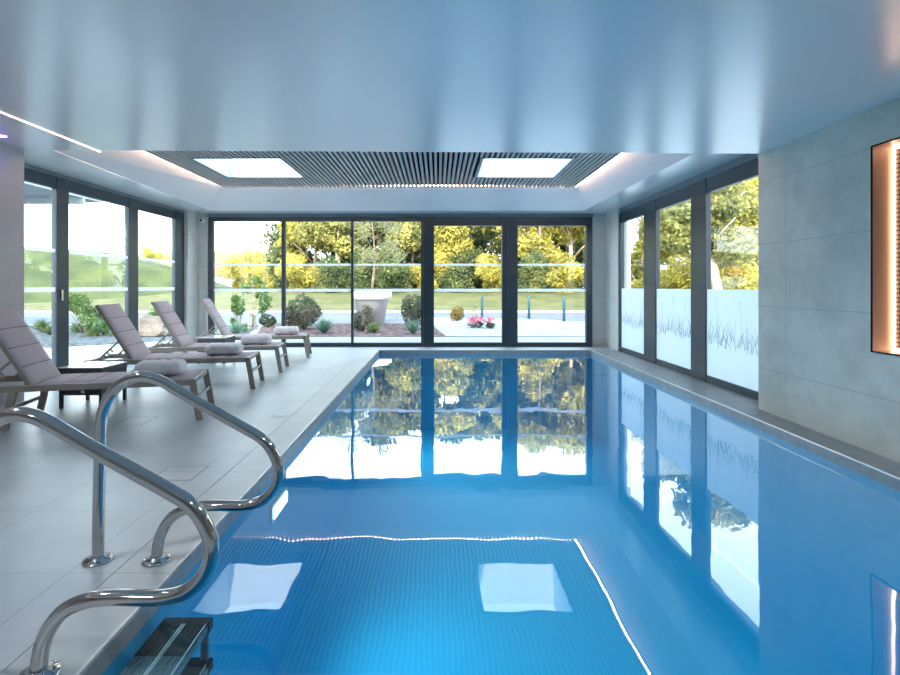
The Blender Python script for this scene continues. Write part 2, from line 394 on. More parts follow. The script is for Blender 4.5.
# ceilings -----------------------------------------------------------------
ZT = 3.4
def zc(x): return ZC_R + (NEARR-x)*(ZC_L-ZC_R)/(NEARR-NEARL)
k = MB(); xl, xr = WL-.12, XO
def ysx(x): return YS_R + (NEARR-x)*(YS_L-YS_R)/(NEARR-NEARL)
k.hexa([(xl, -3.1, zc(xl)), (xr, -3.1, zc(xr)), (xr, ysx(xr), zc(xr)), (xl, ysx(xl), zc(xl)), (xl, -3.1, ZT), (xr, -3.1, ZT), (xr, ysx(xr), ZT), (xl, ysx(xl), ZT)])
struct(k.build('ceiling_near', M['ceil']))
SX0, SX1, SY1, SZ = -3.61, 2.30, 8.85, 2.86       # slat field
RX0n, RX0f, RX1, RY1 = -4.10, -4.36, 2.79, 10.06   # coffer rim
# strip ceiling around the coffer (left, right, far)
k = MB()
k.hexa([(xl, 5.55, ZS), (RX0n, 5.55, ZS), (RX0f, RY1, ZS), (xl, RY1, ZS), (xl, 5.55, ZT), (RX0n, 5.55, ZT), (RX0f, RY1, ZT), (xl, RY1, ZT)])
k.hexa([(RX1, 5.05, ZS), (XO, 5.02, ZS), (XO, RY1, ZS), (RX1, RY1, ZS), (RX1, 5.05, ZT), (XO, 5.02, ZT), (XO, RY1, ZT), (RX1, RY1, ZT)])
k.box((xl, RY1, ZS), (XO, YB+.2, ZT))
struct(k.build('ceiling_strip', M['ceil']))
G = .08; ZI = 2.90
k = MB(); y0 = 5.0
def quad_thick(pts, up):
    k.hexa([*pts, *[(p[0]+up[0], p[1]+up[1], p[2]+up[2]) for p in pts]])
quad_thick([(RX0n, y0, ZS), (SX0-G, y0, ZI), (SX0-G, SY1+G, ZI), (RX0f, RY1, ZS)], (0, 0, .03))
quad_thick([(SX1+G, y0, ZI), (RX1, y0, ZS), (RX1, RY1, ZS), (SX1+G, SY1+G, ZI)], (0, 0, .03))
quad_thick([(RX0f, RY1, ZS), (SX0-G, SY1+G, ZI), (SX1+G, SY1+G, ZI), (RX1, RY1, ZS)], (0, 0, .03))
struct(k.build('ceiling_coffer', M['splay']))
HL = [(-3.2, -2.04, 6.81, 7.98), (.584, 1.765, 6.81, 7.98)]
# black backing with skylight openings
k = MB(); rect_minus(k, RX0n-.35, RX1+.2, 4.9, RY1+.2, 2.97, ZT, HL)
struct(k.build('ceiling_backing', M['black']))
# slats
k = MB(); n = 90; p = (SX1-SX0)/n
for i in range(n):
    x = SX0 + p*(i+.5); w = .017
    segs = [(5.06, SY1)]
    for h in HL:
        if h[0]-.03 < x < h[1]+.03: segs = [(5.06, h[2]-.03), (h[3]+.03, SY1)]
    for a, b in segs: k.box((x-w, a, SZ), (x+w, b, SZ+.05))
tag(k.build('slat_ceiling', M['slat']), 'grey slatted baffle panel inside the raised ceiling coffer', 'slatted ceiling')
# skylights
for i, h in enumerate(HL):
    e = empty('skylight', ((h[0]+h[1])/2, (h[2]+h[3])/2, 2.88)); a, b = (h[1]-h[0])/2, (h[3]-h[2])/2
    k = MB(); o = .03
    for q, r in (((-a-o, -b-o, -.025), (-a, b+o, .06)), ((a, -b-o, -.025), (a+o, b+o, .06)), ((-a, -b-o, -.025), (a, -b, .06)), ((-a, b, -.025), (a, b+o, .06))): k.box(q, r)
    k.build('skylight_frame', M['frame_l'], e)
    k = MB(); t = .015
    for q, r in (((-a, -b, -.02), (-a+t, b, .58)), ((a-t, -b, -.02), (a, b, .58)), ((-a+t, -b, -.02), (a-t, -b+t, .58)), ((-a+t, b-t, -.02), (a-t, b, .58))): k.box(q, r)
    k.build('skylight_shaft', M['well'], e)
    k = MB(); k.box((-a, -b, .57), (a, b, .58)); k.build('pane', M['glass'], e)
    tag(e, ['square skylight in the slatted ceiling on the lounger side', 'square skylight in the slatted ceiling above the pool'][i], 'skylight')
# cove led strips
def led(name, a, b, m, label):
    o = box_obj(name, a, b, m); tag(o, label, 'light strip'); return o
led('led_strip', (SX0-.026, 5.06, SZ+.025), (SX0-.006, SY1+.02, SZ+.035), M['led'], 'warm light line along the lounger side edge of the slatted ceiling')
led('led_strip', (SX1+.006, 5.06, SZ+.025), (SX1+.026, SY1+.02, SZ+.035), M['led'], 'warm light line along the window side edge of the slatted ceiling over the pool')
led('led_strip', (SX0, SY1+.008, SZ+.04), (SX1, SY1+.020, SZ+.048), M['led'], 'warm light line along the far edge of the slatted ceiling')
k = MB(); x = -3.57; z = zc(x)
k.hexa([(x-.0075, -2.5, z-.004), (x+.0075, -2.5, z-.004), (x+.0075, 5.545, z-.004), (x-.0075, 5.545, z-.004), (x-.0075, -2.5, z+.004), (x+.0075, -2.5, z+.004), (x+.0075, 5.545, z+.004), (x-.0075, 5.545, z+.004)])
tag(k.build('led_strip', M['led2']), 'thin light profile set into the smooth lower ceiling above the loungers', 'light strip')
# violet downlight
e = empty('downlight', (-4.16, 5.0, zc(-4.16))); 
k = MB(); k.lathe([(.045, .0), (.06, -.006), (.06, .0), (.045, .002)], n=24); k.build('bezel', M['cam'], e)
k = MB(); k.lathe([(.044, -.003), (.03, -.010), (.001, -.012)], n=20); k.build('lens', M['violet'], e)
tag(e, 'small violet downlight in the ceiling beside the near left wall', 'downlight')

# ------------------------------------------------------------------ windows
def xb(px): return (px-VX)*YB/F
def zb(py): return H - (py-VY)*YB/F
def strips(parent, ax, a, b, pos, zs):
    k = MB()
    for z, t in zs:
        if ax == 'X': k.box((a, pos-.002, z-t), (b, pos+.002, z+t))
        else: k.box((pos-.002, a, z-t), (pos+.002, b, z+t))
    k.build('safety_strip', M['strip'], parent)
def back_unit(n, x0, x1, ztop, panes, zg0, zg1):
    """frame from pixel columns, panes list of pixel columns"""
    k = MB(); y0, y1 = YB-.03, YB+.09
    cuts = [xb(x0)]
    for a, b in panes: cuts += [xb(a), xb(b)]
    cuts.append(xb(x1))
    for i in range(0, len(cuts), 2):
        thin = cuts[i+1]-cuts[i] < .1
        k.box((cuts[i], y0 + (.02 if thin else 0), 0.0), (cuts[i+1], y1, ztop), .004)
    for a, b in panes:
        k.box((xb(a), y0+.005, .0), (xb(b), y1, zg0), .004); k.box((xb(a), y0+.005, zg1), (xb(b), y1, ztop), .004)
    root = struct(k.build('window_%d' % n, M['frame']))
    for a, b in panes:
        g = box_obj('pane', (xb(a)-.005, YB+.045, zg0-.005), (xb(b)+.005, YB+.053, zg1+.005), M['glass'], root)
        strips(g, 'X', xb(a), xb(b), YB+.040, [(1.635, .022), (1.125, .030)])
    return root
back_unit(2, 208.5, 423, 2.58, [(213, 281.5), (285, 351), (353.3, 421)], .08, 2.50)
back_unit(3, 423.2, 507.5, 2.58, [(434, 502)], .085, 2.41)
back_unit(4, 507.7, 592, 2.58, [(517.5, 586)], .085, 2.41)
def side_unit(n, X, sgn, cuts, m, zg0, zg1, ztop, frost=False):
    """cuts: list of depths [frame a, glass a, glass b, ..., frame b]"""
    k = MB(); x0, x1 = sorted((X, X+sgn*.07))
    for i in range(0, len(cuts), 2):
        k.box((x0, cuts[i], 0), (x1, cuts[i+1], ztop), .004)
    for i in range(1, len(cuts)-1, 2):
        xi0, xi1 = sorted((X+sgn*.008, X+sgn*.07))
        k.box((xi0, cuts[i], 0), (xi1, cuts[i+1], zg0), .004); k.box((xi0, cuts[i], zg1), (xi1, cuts[i+1], ztop), .004)
    root = struct(k.build('window_%d' % n, m))
    gx = X+sgn*(.022 if sgn > 0 else .030)
    for i in range(1, len(cuts)-1, 2):
        a, b = cuts[i], cuts[i+1]
        g = box_obj('pane', (gx, a-.005, zg0-.005), (gx+.008, b+.005, zg1+.005), M['glass'], root)
        if frost:
            k = MB(); k.box((gx-.006, a, zg0), (gx-.004, b, 1.165)); k.build('frosted_film', M['frost'], g)
            k = MB(); rnd = random.Random(int(a*100))
            def ribbon(pts, w):
                vs = []
                for j, (y, z) in enumerate(pts):
                    t = w*(1-.75*j/(len(pts)-1))
                    vs.append((k.bm.verts.new((gx-.009, y-t, z)), k.bm.verts.new((gx-.009, y+t, z))))
                for p_, q_ in zip(vs, vs[1:]): k.bm.faces.new((p_[0], p_[1], q_[1], q_[0]))
            y = a+.03
            while y < b-.03:
                z0 = .50+rnd.uniform(-.04, .08); h_ = rnd.uniform(.12, .33); lean = rnd.uniform(-.17, .17)
                ribbon([(min(max(y+lean*(t**1.6), a+.01), b-.01), z0+h_*t - (abs(lean)*.5*t**4)) for t in [j/7 for j in range(8)]], rnd.uniform(.004, .008))
                y += rnd.uniform(.014, .03)
            for c in range(3):                      # tall stems with seed heads
                yc = a + (b-a)*(.14+.34*c) + rnd.uniform(-.03, .03); zt = rnd.uniform(.98, 1.08)
                ribbon([(yc+.03*t*t, .6+(zt-.6)*t) for t in [j/6 for j in range(7)]], .003)
                for j in range(7):
                    s_ = -1 if j % 2 else 1; zz = zt-.02-.016*j
                    ribbon([(yc+.03, zz), (yc+.03+s_*.02, zz+.014), (yc+.03+s_*.04, zz+.018)], .0035)
            k.build('grass_pattern', M['blade'], g)
        else:
            strips(g, 'Y', a, b, gx+.013, [(1.655, .022), (1.16, .028)])
    return root
fl = lambda px: (4.85)/(VX-px)*F
fr = lambda px: 3.36/(px-VX)*F
side_unit(1, WL, -1, [5.5, 5.75, 6.68, 6.90, 8.24, 8.50, 9.70, 10.03], M['frame'], .09, 2.45, 2.60)
side_unit(5, WR, 1, [5.05, 5.35-.2, fr(705.5), fr(690.7), fr(655.5), fr(643.7)][0:0] or
          [4.95, 5.1, fr(705.5), fr(690.7), fr(655.5), fr(643.7), fr(620.6), 9.74], M['frame'], .09, 2.375, 2.56, frost=True)
# header closers between frames and strip ceiling
k = MB(); k.box((-4.6, YB-.01, 2.58), (3.1, YB+.12, ZS)); k.box((WL-.12, 5.5, 2.60), (WL-.01, 10.05, ZS)); k.box((WR+.015, 4.95, 2.56), (WR+.14, 9.75, ZS))
struct(k.build('trim_6', M['frame_l']))
# small door handle on left sliding door
box_obj('door_latch', (WL-.01, 6.74, 1.02), (WL+.02, 6.77, 1.16), M['chrome'], bpy.data.objects['window_1'])

# security camera in the far left corner
e = empty('security_camera', (-4.66, 10.43, 2.50))
k = MB(); k.box((-.035, -.0, -.04), (.035, .03, .04), .006); k.build('mount', M['cam'], e)
k = MB(); k.lathe([(.02, 0), (.036, -.02), (.04, -.06), (.036, -.10), (.02, -.115)], (0, 0, 0), 18, 'Y'); k.build('camera_body', M['cam'], e)
k = MB(); k.lathe([(.024, -.112), (.022, -.122), (.002, -.124)], (0, 0, 0), 16, 'Y'); k.build('lens', M['black'], e)
tag(e, 'small white security camera in the corner beside the far window', 'security camera')

# floor details
k = MB(); y0 = 4.05; x0 = -2.75
e = empty('floor_hatch', (-2.70, 4.68, 0))
def outline(k, w, d, t, z):
    k.box((-w, -d, 0), (w, -d+t, z)); k.box((-w, d-t, 0), (w, d, z)); k.box((-w, -d+t, 0), (-w+t, d-t, z)); k.box((w-t, -d+t, 0), (w, d-t, z))
k = MB(); outline(k, .125, .15, .006, .0012); k.build('hatch_frame', M['joint'], e)
k = MB(); k.box((-.118, -.143, 0), (.118, .143, .0008)); k.build('hatch_lid', M['kerb'], e)
tag(e, 'flush tiled floor hatch beside the foot of the nearest lounger', 'floor hatch')
e = empty('floor_hatch', (-1.66, 3.38, 0))
k = MB(); outline(k, .13, .13, .005, .0012); k.build('hatch_frame', M['joint'], e)
k = MB(); k.box((-.125, -.125, 0), (.125, .125, .0008)); k.build('hatch_lid', M['kerb'], e)
tag(e, 'flush tiled floor hatch near the handrail further from the camera', 'floor hatch')
o = box_obj('floor_drain_cover', (-1.52, 4.82, 0), (-1.40, 4.90, .003), M['white']); tag(o, 'small white rectangular plate on the deck near the pool edge', 'cover plate')

# ------------------------------------------------------------------ handrails
rail_px = [(98,560),(98.3,530),(98.9,500),(100,453),(100.8,425.3),(103.6,409),(112,393),(124,382),(140,376.5),(158.7,380),(186.7,396),(219.3,414.5),(247.3,430),(263.7,440.5),(274.5,455.7),(278.6,472),(274.5,488),(262,500.5),(243,505.6),(214.7,505.4),(191.3,507.5),(172.7,516.3),(161.5,532.7),(157.5,549),(156.8,560)]
def catmull(pts, m=5):
    out = []
    P = [pts[0]]+pts+[pts[-1]]
    for i in range(1, len(P)-2):
        for j in range(m):
            t = j/m; p0, p1, p2, p3 = (np.array(P[i+q], float) for q in (-1, 0, 1, 2))
            out.append(tuple(.5*((2*p1)+(-p0+p2)*t+(2*p0-5*p1+4*p2-p3)*t*t+(-p0+3*p1-3*p2+p3)*t**3)))
    out.append(tuple(pts[-1])); return out
s = 2.3/F
prof = [((x-VX)*s, H-(y-VY)*s) for x, y in catmull(rail_px, 4)]
hr = empty('handrail', (-1.36, 2.3, 0))
z_end = .004
pts = [(x+1.36, 0, max(z, z_end)) for x, z in prof]
k = MB(); k.tube(pts, .0235, 20); k.build('rail', M['steel'], hr)
for q in (prof[0], prof[-1]):
    k = MB(); k.lathe([(.06, 0), (.06, .006), (.052, .010), (.028, .012), (.026, .022), (.024, .022)], (q[0]+1.36, 0, 0), 28); fl_ = k.build('flange', M['steel'], hr)
    for a in (.6, 2.7, 4.8):
        k = MB(); k.lathe([(.006, .010), (.006, .0135), (.001, .0145)], (q[0]+1.36+.042*math.cos(a), .042*math.sin(a), 0), 8); k.build('bolt', M['chrome'], fl_)
tag(hr, 'curved polished steel pool handrail further from the camera, ending over the water', 'handrail')
h2 = copy_tree(hr); h2.location = (-1.36, 1.62, 0)
tag(h2, 'curved polished steel pool handrail nearest the camera, cut by the picture edge', 'handrail')

# underwater ladder treads
ld = empty('pool_ladder', (PX0+.03, 1.76, -1.3))
def tread(z, name='tread'):
    zz = z+1.3; t = empty(name); t.parent = ld; t.location = (0, 0, zz)
    return t
for z in (-.125, -.285, -.46, -.64):
    zz = z+1.3
    k = MB()
    k.box((0.0, -.30, zz-.03), (.19, .30, zz-.004), .003)
    tr = k.build('tread', M['tread'], ld)
    k = MB()
    for j in range(15): k.box((.012+j*.0118, -.29, zz-.004), (.018+j*.0118, .29, zz+.001))
    k.build('grip_ribs', M['tread'], tr)
    k = MB(); k.box((.0, .29, zz-.035), (.195, .335, zz+.008), .006); k.build('end_cap', M['rubber'], tr)
    k = MB(); k.box((.0, -.335, zz-.035), (.195, -.29, zz+.008), .006); k.build('end_cap', M['rubber'], tr)
    k = MB(); k.box((.0, .12, zz), (.186, .29, zz+.003)); k.build('black_panel', M['rubber'], tr)  # flat black panel over the far part of the tread
    k = MB()
    for x in (.088, .098, .180): k.box((x, -.30, zz+.0), (x+.004, .30, zz+.007))
    k.build('metal_edge', M['steel_trim'], tr)
for y in (-.335, .315):
    k = MB(); k.box((.15, y, 0.05), (.18, y+.02, 1.16), .003); k.build('stringer', M['frame_l'], ld)
tag(ld, 'underwater pool ladder with black capped treads below the handrails', 'pool ladder')

# pool lamp
pl = empty('pool_lamp', (PX0+.008, 3.66, -.32))
k = MB(); k.box((0, -.18, -.06), (.012, .18, .06), .005); k.build('bezel', M['cam'], pl)
k = MB(); k.box((.010, -.15, -.038), (.022, .15, .038), .005); k.build('lens', M['poollamp'], pl)
tag(pl, 'glowing underwater lamp in the pool side wall just beyond the handrails', 'pool light')
pl2 = copy_tree(pl); pl2.location = (PX0+.008, 8.3, -.30); tag(pl2, 'small glowing underwater lamp near the far corner of the pool', 'pool light')

# ------------------------------------------------------------------ loungers
# local frame: foot end at x = 0, head at -x; y 0 near side .. W far side
W = .60
lg = empty('sun_lounger', (0, 0, 0))
k = MB()
for y in (0, W-.03):
    k.box((-1.80, y, .315), (-.02, y+.03, .37), .004)
k.box((-.06, .03, .33), (-.02, W-.03, .365), .003); k.box((-1.80, .03, .325), (-1.76, W-.03, .365), .003); k.box((-1.0, .03, .32), (-.97, W-.03, .34), .003)
k.build('seat_frame', M['lframe'], lg)
for y in (0, W-.03):
    k = MB(); k.hexa([(-.005, y, 0), (.05, y, 0), (.05, y+.03, 0), (-.005, y+.03, 0), (-.07, y, .37), (-.012, y, .37), (-.012, y+.03, .37), (-.07, y+.03, .37)]); k.build('leg', M['lframe'], lg)
    k = MB(); k.hexa([(-1.52, y+.001, 0), (-1.465, y+.001, 0), (-1.465, y+.029, 0), (-1.52, y+.029, 0), (-1.455, y+.001, .33), (-1.395, y+.001, .33), (-1.395, y+.029, .33), (-1.455, y+.029, .33)]); k.build('leg', M['lframe'], lg)
k = MB(); k.bar((.0, .03, .20), (.0, W-.03, .20), .02, .03); k.build('stretcher', M['chrome'], lg)
k = MB(); k.bar((-1.465, .03, .17), (-1.465, W-.03, .17), .02, .03); k.build('stretcher', M['lframe'], lg)
def pad(name, x_of, n, length, y0, y1, th, parent):
    """padded panel of n stitched segments; x_of(u, v) maps length u and height v to local xz"""
    k = MB(); m_ = 8; NY = 8
    grid = []
    for i in range(n*m_+1):
        u = length*i/(n*m_); seg = abs(math.sin(PI*i/m_)); row = []
        for j in range(NY+1):
            t = j/NY; e_ = (math.sin(PI*min(max(t, .001), .999)))**.25
            v = th*(.45+.55*seg**.35)*e_
            x, z = x_of(u, v); row.append(k.bm.verts.new((x, y0+(y1-y0)*t, z)))
        grid.append(row)
    low = []
    for i in (0, n*m_):
        u = length*i/(n*m_); row = []
        for j in range(NY+1):
            x, z = x_of(u, -.006); row.append(k.bm.verts.new((x, y0+(y1-y0)*j/NY, z)))
        low.append(row)
    for a, b in zip(grid, grid[1:]):
        for j in range(NY):
            f = k.bm.faces.new((a[j], a[j+1], b[j+1], b[j])); f.smooth = True
    for j in range(NY):
        k.bm.faces.new((low[0][j], low[0][j+1], low[1][j+1], low[1][j]))
        k.bm.faces.new((grid[0][j], grid[0][j+1], low[0][j+1], low[0][j])); k.bm.faces.new((grid[-1][j], grid[-1][j+1], low[1][j+1], low[1][j]))
    for jj in (0, NY):
        k.bm.faces.new([r[jj] for r in grid]+[low[1][jj], low[0][jj]])
    return k.build(name, M['sling'], parent)
seat = pad('seat_pad', lambda u, v: (-.06-u, .362+v), 6, 1.22, .028, W-.028, .022, lg)
k = MB()
for i in range(1, 6): k.box((-.06-1.22*i/6-.003, .035, .372), (-.06-1.22*i/6+.003, W-.035, .3745))
k.build('seam', M['seam'], seat)
HX, HZ = -1.30, .355; BA = math.radians(120.5); BL = .74
dx, dz = math.cos(BA), math.sin(BA)
bmap = lambda u, v: (HX+dx*u+dz*v, HZ+dz*u-dx*v)
br = empty('backrest'); br.parent = lg
k = MB()
for y in (0.032, W-.057): 
    p0, p1 = bmap(0, -.012), bmap(BL, -.012); k.bar((p0[0], y+.0125, p0[1]), (p1[0], y+.0125, p1[1]), .025, .03, up=(dz, 0, -dx))
p1 = bmap(BL-.015, -.012); k.bar((p1[0], .03, p1[1]), (p1[0], W-.03, p1[1]), .025, .03)
bo = k.build('backrest_frame', M['lframe'], lg)
bpad = pad('backrest_pad', bmap, 4, BL-.005, .04, W-.04, .026, lg)
k = MB()
for i in range(1, 4):
    u = (BL-.005)*i/4; a, b = bmap(u, .012), bmap(u, .0155); k.bar((a[0], .045, a[1]), (a[0], W-.045, a[1]), .007, .004, up=(dz, 0, -dx))
k.build('seam', M['seam'], bpad)
bpy.data.objects.remove(br)
# ratchet prop
for y in (.045, W-.065):
    k = MB(); a = bmap(.27, -.03); q = (-1.69, .35)
    k.bar((a[0], y+.01, a[1]), (q[0], y+.01, q[1]), .02, .016, up=(0, 0, 1))
    for j in range(4):
        t = .38+.15*j; px_, pz_ = a[0]+(q[0]-a[0])*t, a[1]+(q[1]-a[1])*t
        k.bar((px_, y+.01, pz_), (px_+.03, y+.01, pz_-.035), .02, .009)
    k.build('ratchet_prop', M['lframe'], lg)
spots = [(-2.16, 4.70, math.radians(13), 'mauve padded sun lounger nearest the camera, backrest by the near wall'),
         (-2.185, 6.13, math.radians(8), 'mauve padded sun lounger second from the camera, beyond the nearer side table'),
         (-2.21, 7.30, math.radians(7), 'mauve padded sun lounger third from the camera, before the farther side table'),
         (-2.21, 8.84, math.radians(10), 'mauve padded sun lounger farthest from the camera, beside the far window')]
def towel():
    t = MB(); n1, n2 = 26, 14; L, R1, R2 = .40, .14, .068
    rings = []
    for i in range(n1+1):
        u = -1+2*i/n1; e_ = max(0.0, 1-abs(u)**9)**.4
        ring = []
        for j in range(n2*2):
            a = 2*PI*j/(n2*2); c, s_ = math.cos(a), math.sin(a)
            y = R1*(abs(c)**.7)*(1 if c > 0 else -1)*(.75+.25*e_); z = R2*(abs(s_)**.75)*(1 if s_ > 0 else -1)*(.35+.65*e_)
            y += .004*math.sin(9*u+3*s_); z += .003*math.sin(14*u+c*5)
            ring.append(t.bm.verts.new((u*L/2, y, R2+z)))
        rings.append(ring)
    for a, b in zip(rings, rings[1:]):
        for j in range(n2*2):
            f = t.bm.faces.new((a[j], a[(j+1) % (n2*2)], b[(j+1) % (n2*2)], b[j])); f.smooth = True
    t.bm.faces.new(rings[0]); t.bm.faces.new(rings[-1])
    o = t.build('rolled_towel', M['towel'])
    for x in (-.14, .14):
        k = MB(); k.tube([(x, (R1+.002)*math.cos(a), R2+(R2+.0015)*math.sin(a)) for a in [PI*q/16 for q in range(17)]], .0025, 6)
        k.build('hem', M['towel'], o)
    return o
tw0 = towel()
wh = ['nearest', 'second', 'third', 'farthest']
for i, (x, y, rz, d) in enumerate(spots):
    o = lg if i == 0 else copy_tree(lg)
    o.location = (x, y, 0); o.rotation_euler = (0, 0, rz)
    tag(o, d, 'sun lounger', 'sun loungers beside the pool')
    t = tw0 if i == 0 else copy_tree(tw0)
    lx, ly = -.36, .27
    t.location = (x+lx*math.cos(rz)-ly*math.sin(rz), y+lx*math.sin(rz)+ly*math.cos(rz), .379); t.rotation_euler = (0, 0, rz)
    tag(t, 'folded pale towel on the foot end of the %s lounger from the camera' % wh[i], 'towel', 'towels on the loungers')
# side tables
tb = empty('side_table', (-3.51, 5.36, 0)); a = .215
k = MB(); k.box((-a, -a, .345), (a, a, .395), .006); k.build('table_rim', M['wicker'], tb)
k = MB(); k.box((-a+.004, -a+.004, .395), (a-.004, a-.004, .405), .002); k.build('table_top', M['ttop'], tb)
k = MB()
for q, r in (((-a+.012, -a+.012, .13), (a-.012, -a+.024, .345)), ((-a+.012, a-.024, .13), (a-.012, a-.012, .345)), ((-a+.012, -a+.024, .13), (-a+.024, a-.024, .345)), ((a-.024, -a+.024, .13), (a-.012, a-.024, .345))): k.box(q, r)
k.build('woven_skirt', M['wicker'], tb)
for sx in (-1, 1):
    for sy in (-1, 1):
        k = MB(); x, y = sx*(a-.02), sy*(a-.02); k.box((x-.015, y-.015, 0), (x+.015, y+.015, .345), .003); k.build('leg', M['wicker'], tb)
k = MB(); k.lathe([(.022, 0), (.022, -.004), (.001, -.005)], (.02, -a+.012, .165), 16, 'Y'); k.build('badge', M['chrome'], tb)
tag(tb, 'dark woven side table with glass top between the two nearest loungers', 'side table', 'side tables between loungers')
t2 = copy_tree(tb); t2.location = (-3.52, 8.36, 0)
tag(t2, 'dark woven side table with glass top between the two farthest loungers', 'side table', 'side tables between loungers')

# ------------------------------------------------------------------ outside ground
def ground(name, pts, m, z=0, th=.05):
    k = MB(); lo = [(x, y, z-th) for x, y in pts]; hi = [(x, y, z) for x, y in pts]; n = len(pts)
    a = [k.bm.verts.new(p) for p in lo]; b = [k.bm.verts.new(p) for p in hi]
    k.bm.faces.new(b); k.bm.faces.new(a[::-1])
    for i in range(n): k.bm.faces.new((a[i], a[(i+1) % n], b[(i+1) % n], b[i]))
    return struct(k.build(name, m))
k = MB(); rect_minus(k, -60, 60, -20, 17.6, -.12, -.01, [(WL-.15, 3.55, -3.2, YB+.12)])
struct(k.build('terrace_paving', M['pave']))
ground('road', [(-60, 17.0), (60, 17.0), (60, 24.2), (-60, 24.2)], M['road'], .003, .04)
ground('pavement', [(0.2, 12.6), (60, 12.6), (60, 18.1), (4.5, 18.1), (3.2, 19.3), (-.6, 20.2)], M['pave'], .01, .04)
ground('kerb_strip', [(-60, 24.0), (60, 24.0), (60, 24.9), (-60, 24.9)], M['kerbstone'], .06, .1)
ground('mulch_bed', [(-4.4, 12.6), (.35, 12.6), (.1, 19.0), (-1.0, 19.6), (-4.6, 19.6), (-5.5, 16.5)], M['mulch'], .0, .03)
ground('gravel_bed', [(.35, 12.6), (2.9, 12.75), (3.55, 13.3), (2.0, 15.8), (.1, 19.0)], M['gravel'], .0, .03)
ground('gravel_border', [(-16, 10.4), (-7.6, 10.4), (-5.2, 12.4), (-4.6, 12.4), (-5.6, 16.5), (-8, 16.5), (-16, 16.0)], M['gravel'], .0, .03)
# rising lawn
def terrain(name, x0, x1, y0, y1, nx, ny, fz, m):
    k = MB(); g = [[k.bm.verts.new((x0+(x1-x0)*i/nx, y0+(y1-y0)*j/ny, fz(x0+(x1-x0)*i/nx, y0+(y1-y0)*j/ny))) for i in range(nx+1)] for j in range(ny+1)]
    for a, b in zip(g, g[1:]):
        for i in range(nx):
            f = k.bm.faces.new((a[i], a[i+1], b[i+1], b[i])); f.smooth = True
    return struct(k.build(name, m))
def sm(t): t = min(max(t, 0), 1); return t*t*(3-2*t)
terrain('lawn', -60, 60, 24.9, 80, 30, 30, lambda x, y: .04+.95*sm((y-24.9)/10), M['lawn'])
def mound(x, y):
    r = math.hypot((x+29)/17, (y-36.6)/9.0)
    return -.3 + 4.0*sm(1.25-r) if r < 1.25 else -.3
terrain('grass_mound', -53, -6, 25.2, 48, 60, 40, mound, M['moundgrass'])
terrain('dry_hill', -120, -12, 55, 130, 50, 30, lambda x, y: 1.0+6.0*sm((y-55)/40)*sm((-x-12)/25)+.5*math.sin(x*.13), M['wheat'])

# ------------------------------------------------------------------ plants
def leaves_mesh(name, blobs, n, size, seed, m, aspect=.6, shell=.55, extra=None):
    rs = np.random.RandomState(seed)
    vol = np.array([b[3]*b[4]*b[5] for b in blobs])**.7; vol /= vol.sum()
    idx = rs.choice(len(blobs), n, p=vol); B = np.array(blobs)[idx]
    d = rs.normal(size=(n, 3)); d /= np.linalg.norm(d, axis=1)[:, None]
    r = shell + (1-shell)*rs.rand(n)**.6
    r *= 1+.13*np.sin(d[:, 0]*7+seed)*np.cos(d[:, 2]*6)
    c = B[:, :3] + d*B[:, 3:6]*r[:, None]
    u = rs.normal(size=(n, 3)); u /= np.linalg.norm(u, axis=1)[:, None]
    nn = d*.7+rs.normal(size=(n, 3))*.6; v = np.cross(nn, u); v /= np.linalg.norm(v, axis=1)[:, None]+1e-9
    s_ = size*(.6+.8*rs.rand(n))[:, None]
    P = np.stack([c-u*s_, c+v*s_*aspect, c+u*s_, c-v*s_*aspect], 1).reshape(-1, 3)
    me = bpy.data.meshes.new(name)
    me.from_pydata(P.tolist(), [], [tuple(range(4*i, 4*i+4)) for i in range(n)])
    me.materials.append(m); return me
def branchy(k, base, h, r, nb, spread, rs, lean=(0, 0)):
    pts = [Vector(base)+Vector((lean[0]*t+.04*h*math.sin(3*t+rs.random()*.2), lean[1]*t, h*t)) for t in [i/7 for i in range(8)]]
    k.tube(pts, [r*(1-.75*i/7) for i in range(8)], 8)
    for b in range(nb):
        t = .35+.6*b/nb; p = pts[int(t*7)]; a = rs.random()*2*PI; L = spread*(1.1-t)*rs.uniform(.7, 1.2)
        q = [p, p+Vector((math.cos(a)*L*.5, math.sin(a)*L*.5, L*.45)), p+Vector((math.cos(a)*L, math.sin(a)*L, L*.75))]
        k.tube(q, [r*.4*(1-t*.5), r*.25*(1-t*.5), r*.08], 6)
def make_tree(seed, h, w, leafm, barkm, trunk_h=.25, nl=13000, ls=.115, lean=(0, 0), tr=.16, nblob=11, dense=.35):
    rs = random.Random(seed); e = empty('tree')
    k = MB(); branchy(k, (0, 0, -.1), h*.85, tr, 8, w*.55, rs, lean); k.build('trunk', barkm, e)
    blobs = []
    for i in range(nblob):
        t = rs.uniform(trunk_h, .92); a = rs.random()*2*PI; rad = w*.5*math.sin(PI*min(1, (1.12-t)*.9+.12))*rs.uniform(.15, .85)
        R = w*.5*rs.uniform(.30, .52)
        blobs.append((math.cos(a)*rad+lean[0]*t, math.sin(a)*rad+lean[1]*t, h*t, R, R, R*.8))
    me = leaves_mesh('foliage', blobs, nl, ls, seed, leafm, shell=dense)
    link('foliage', me, e); return e
TREES = {}
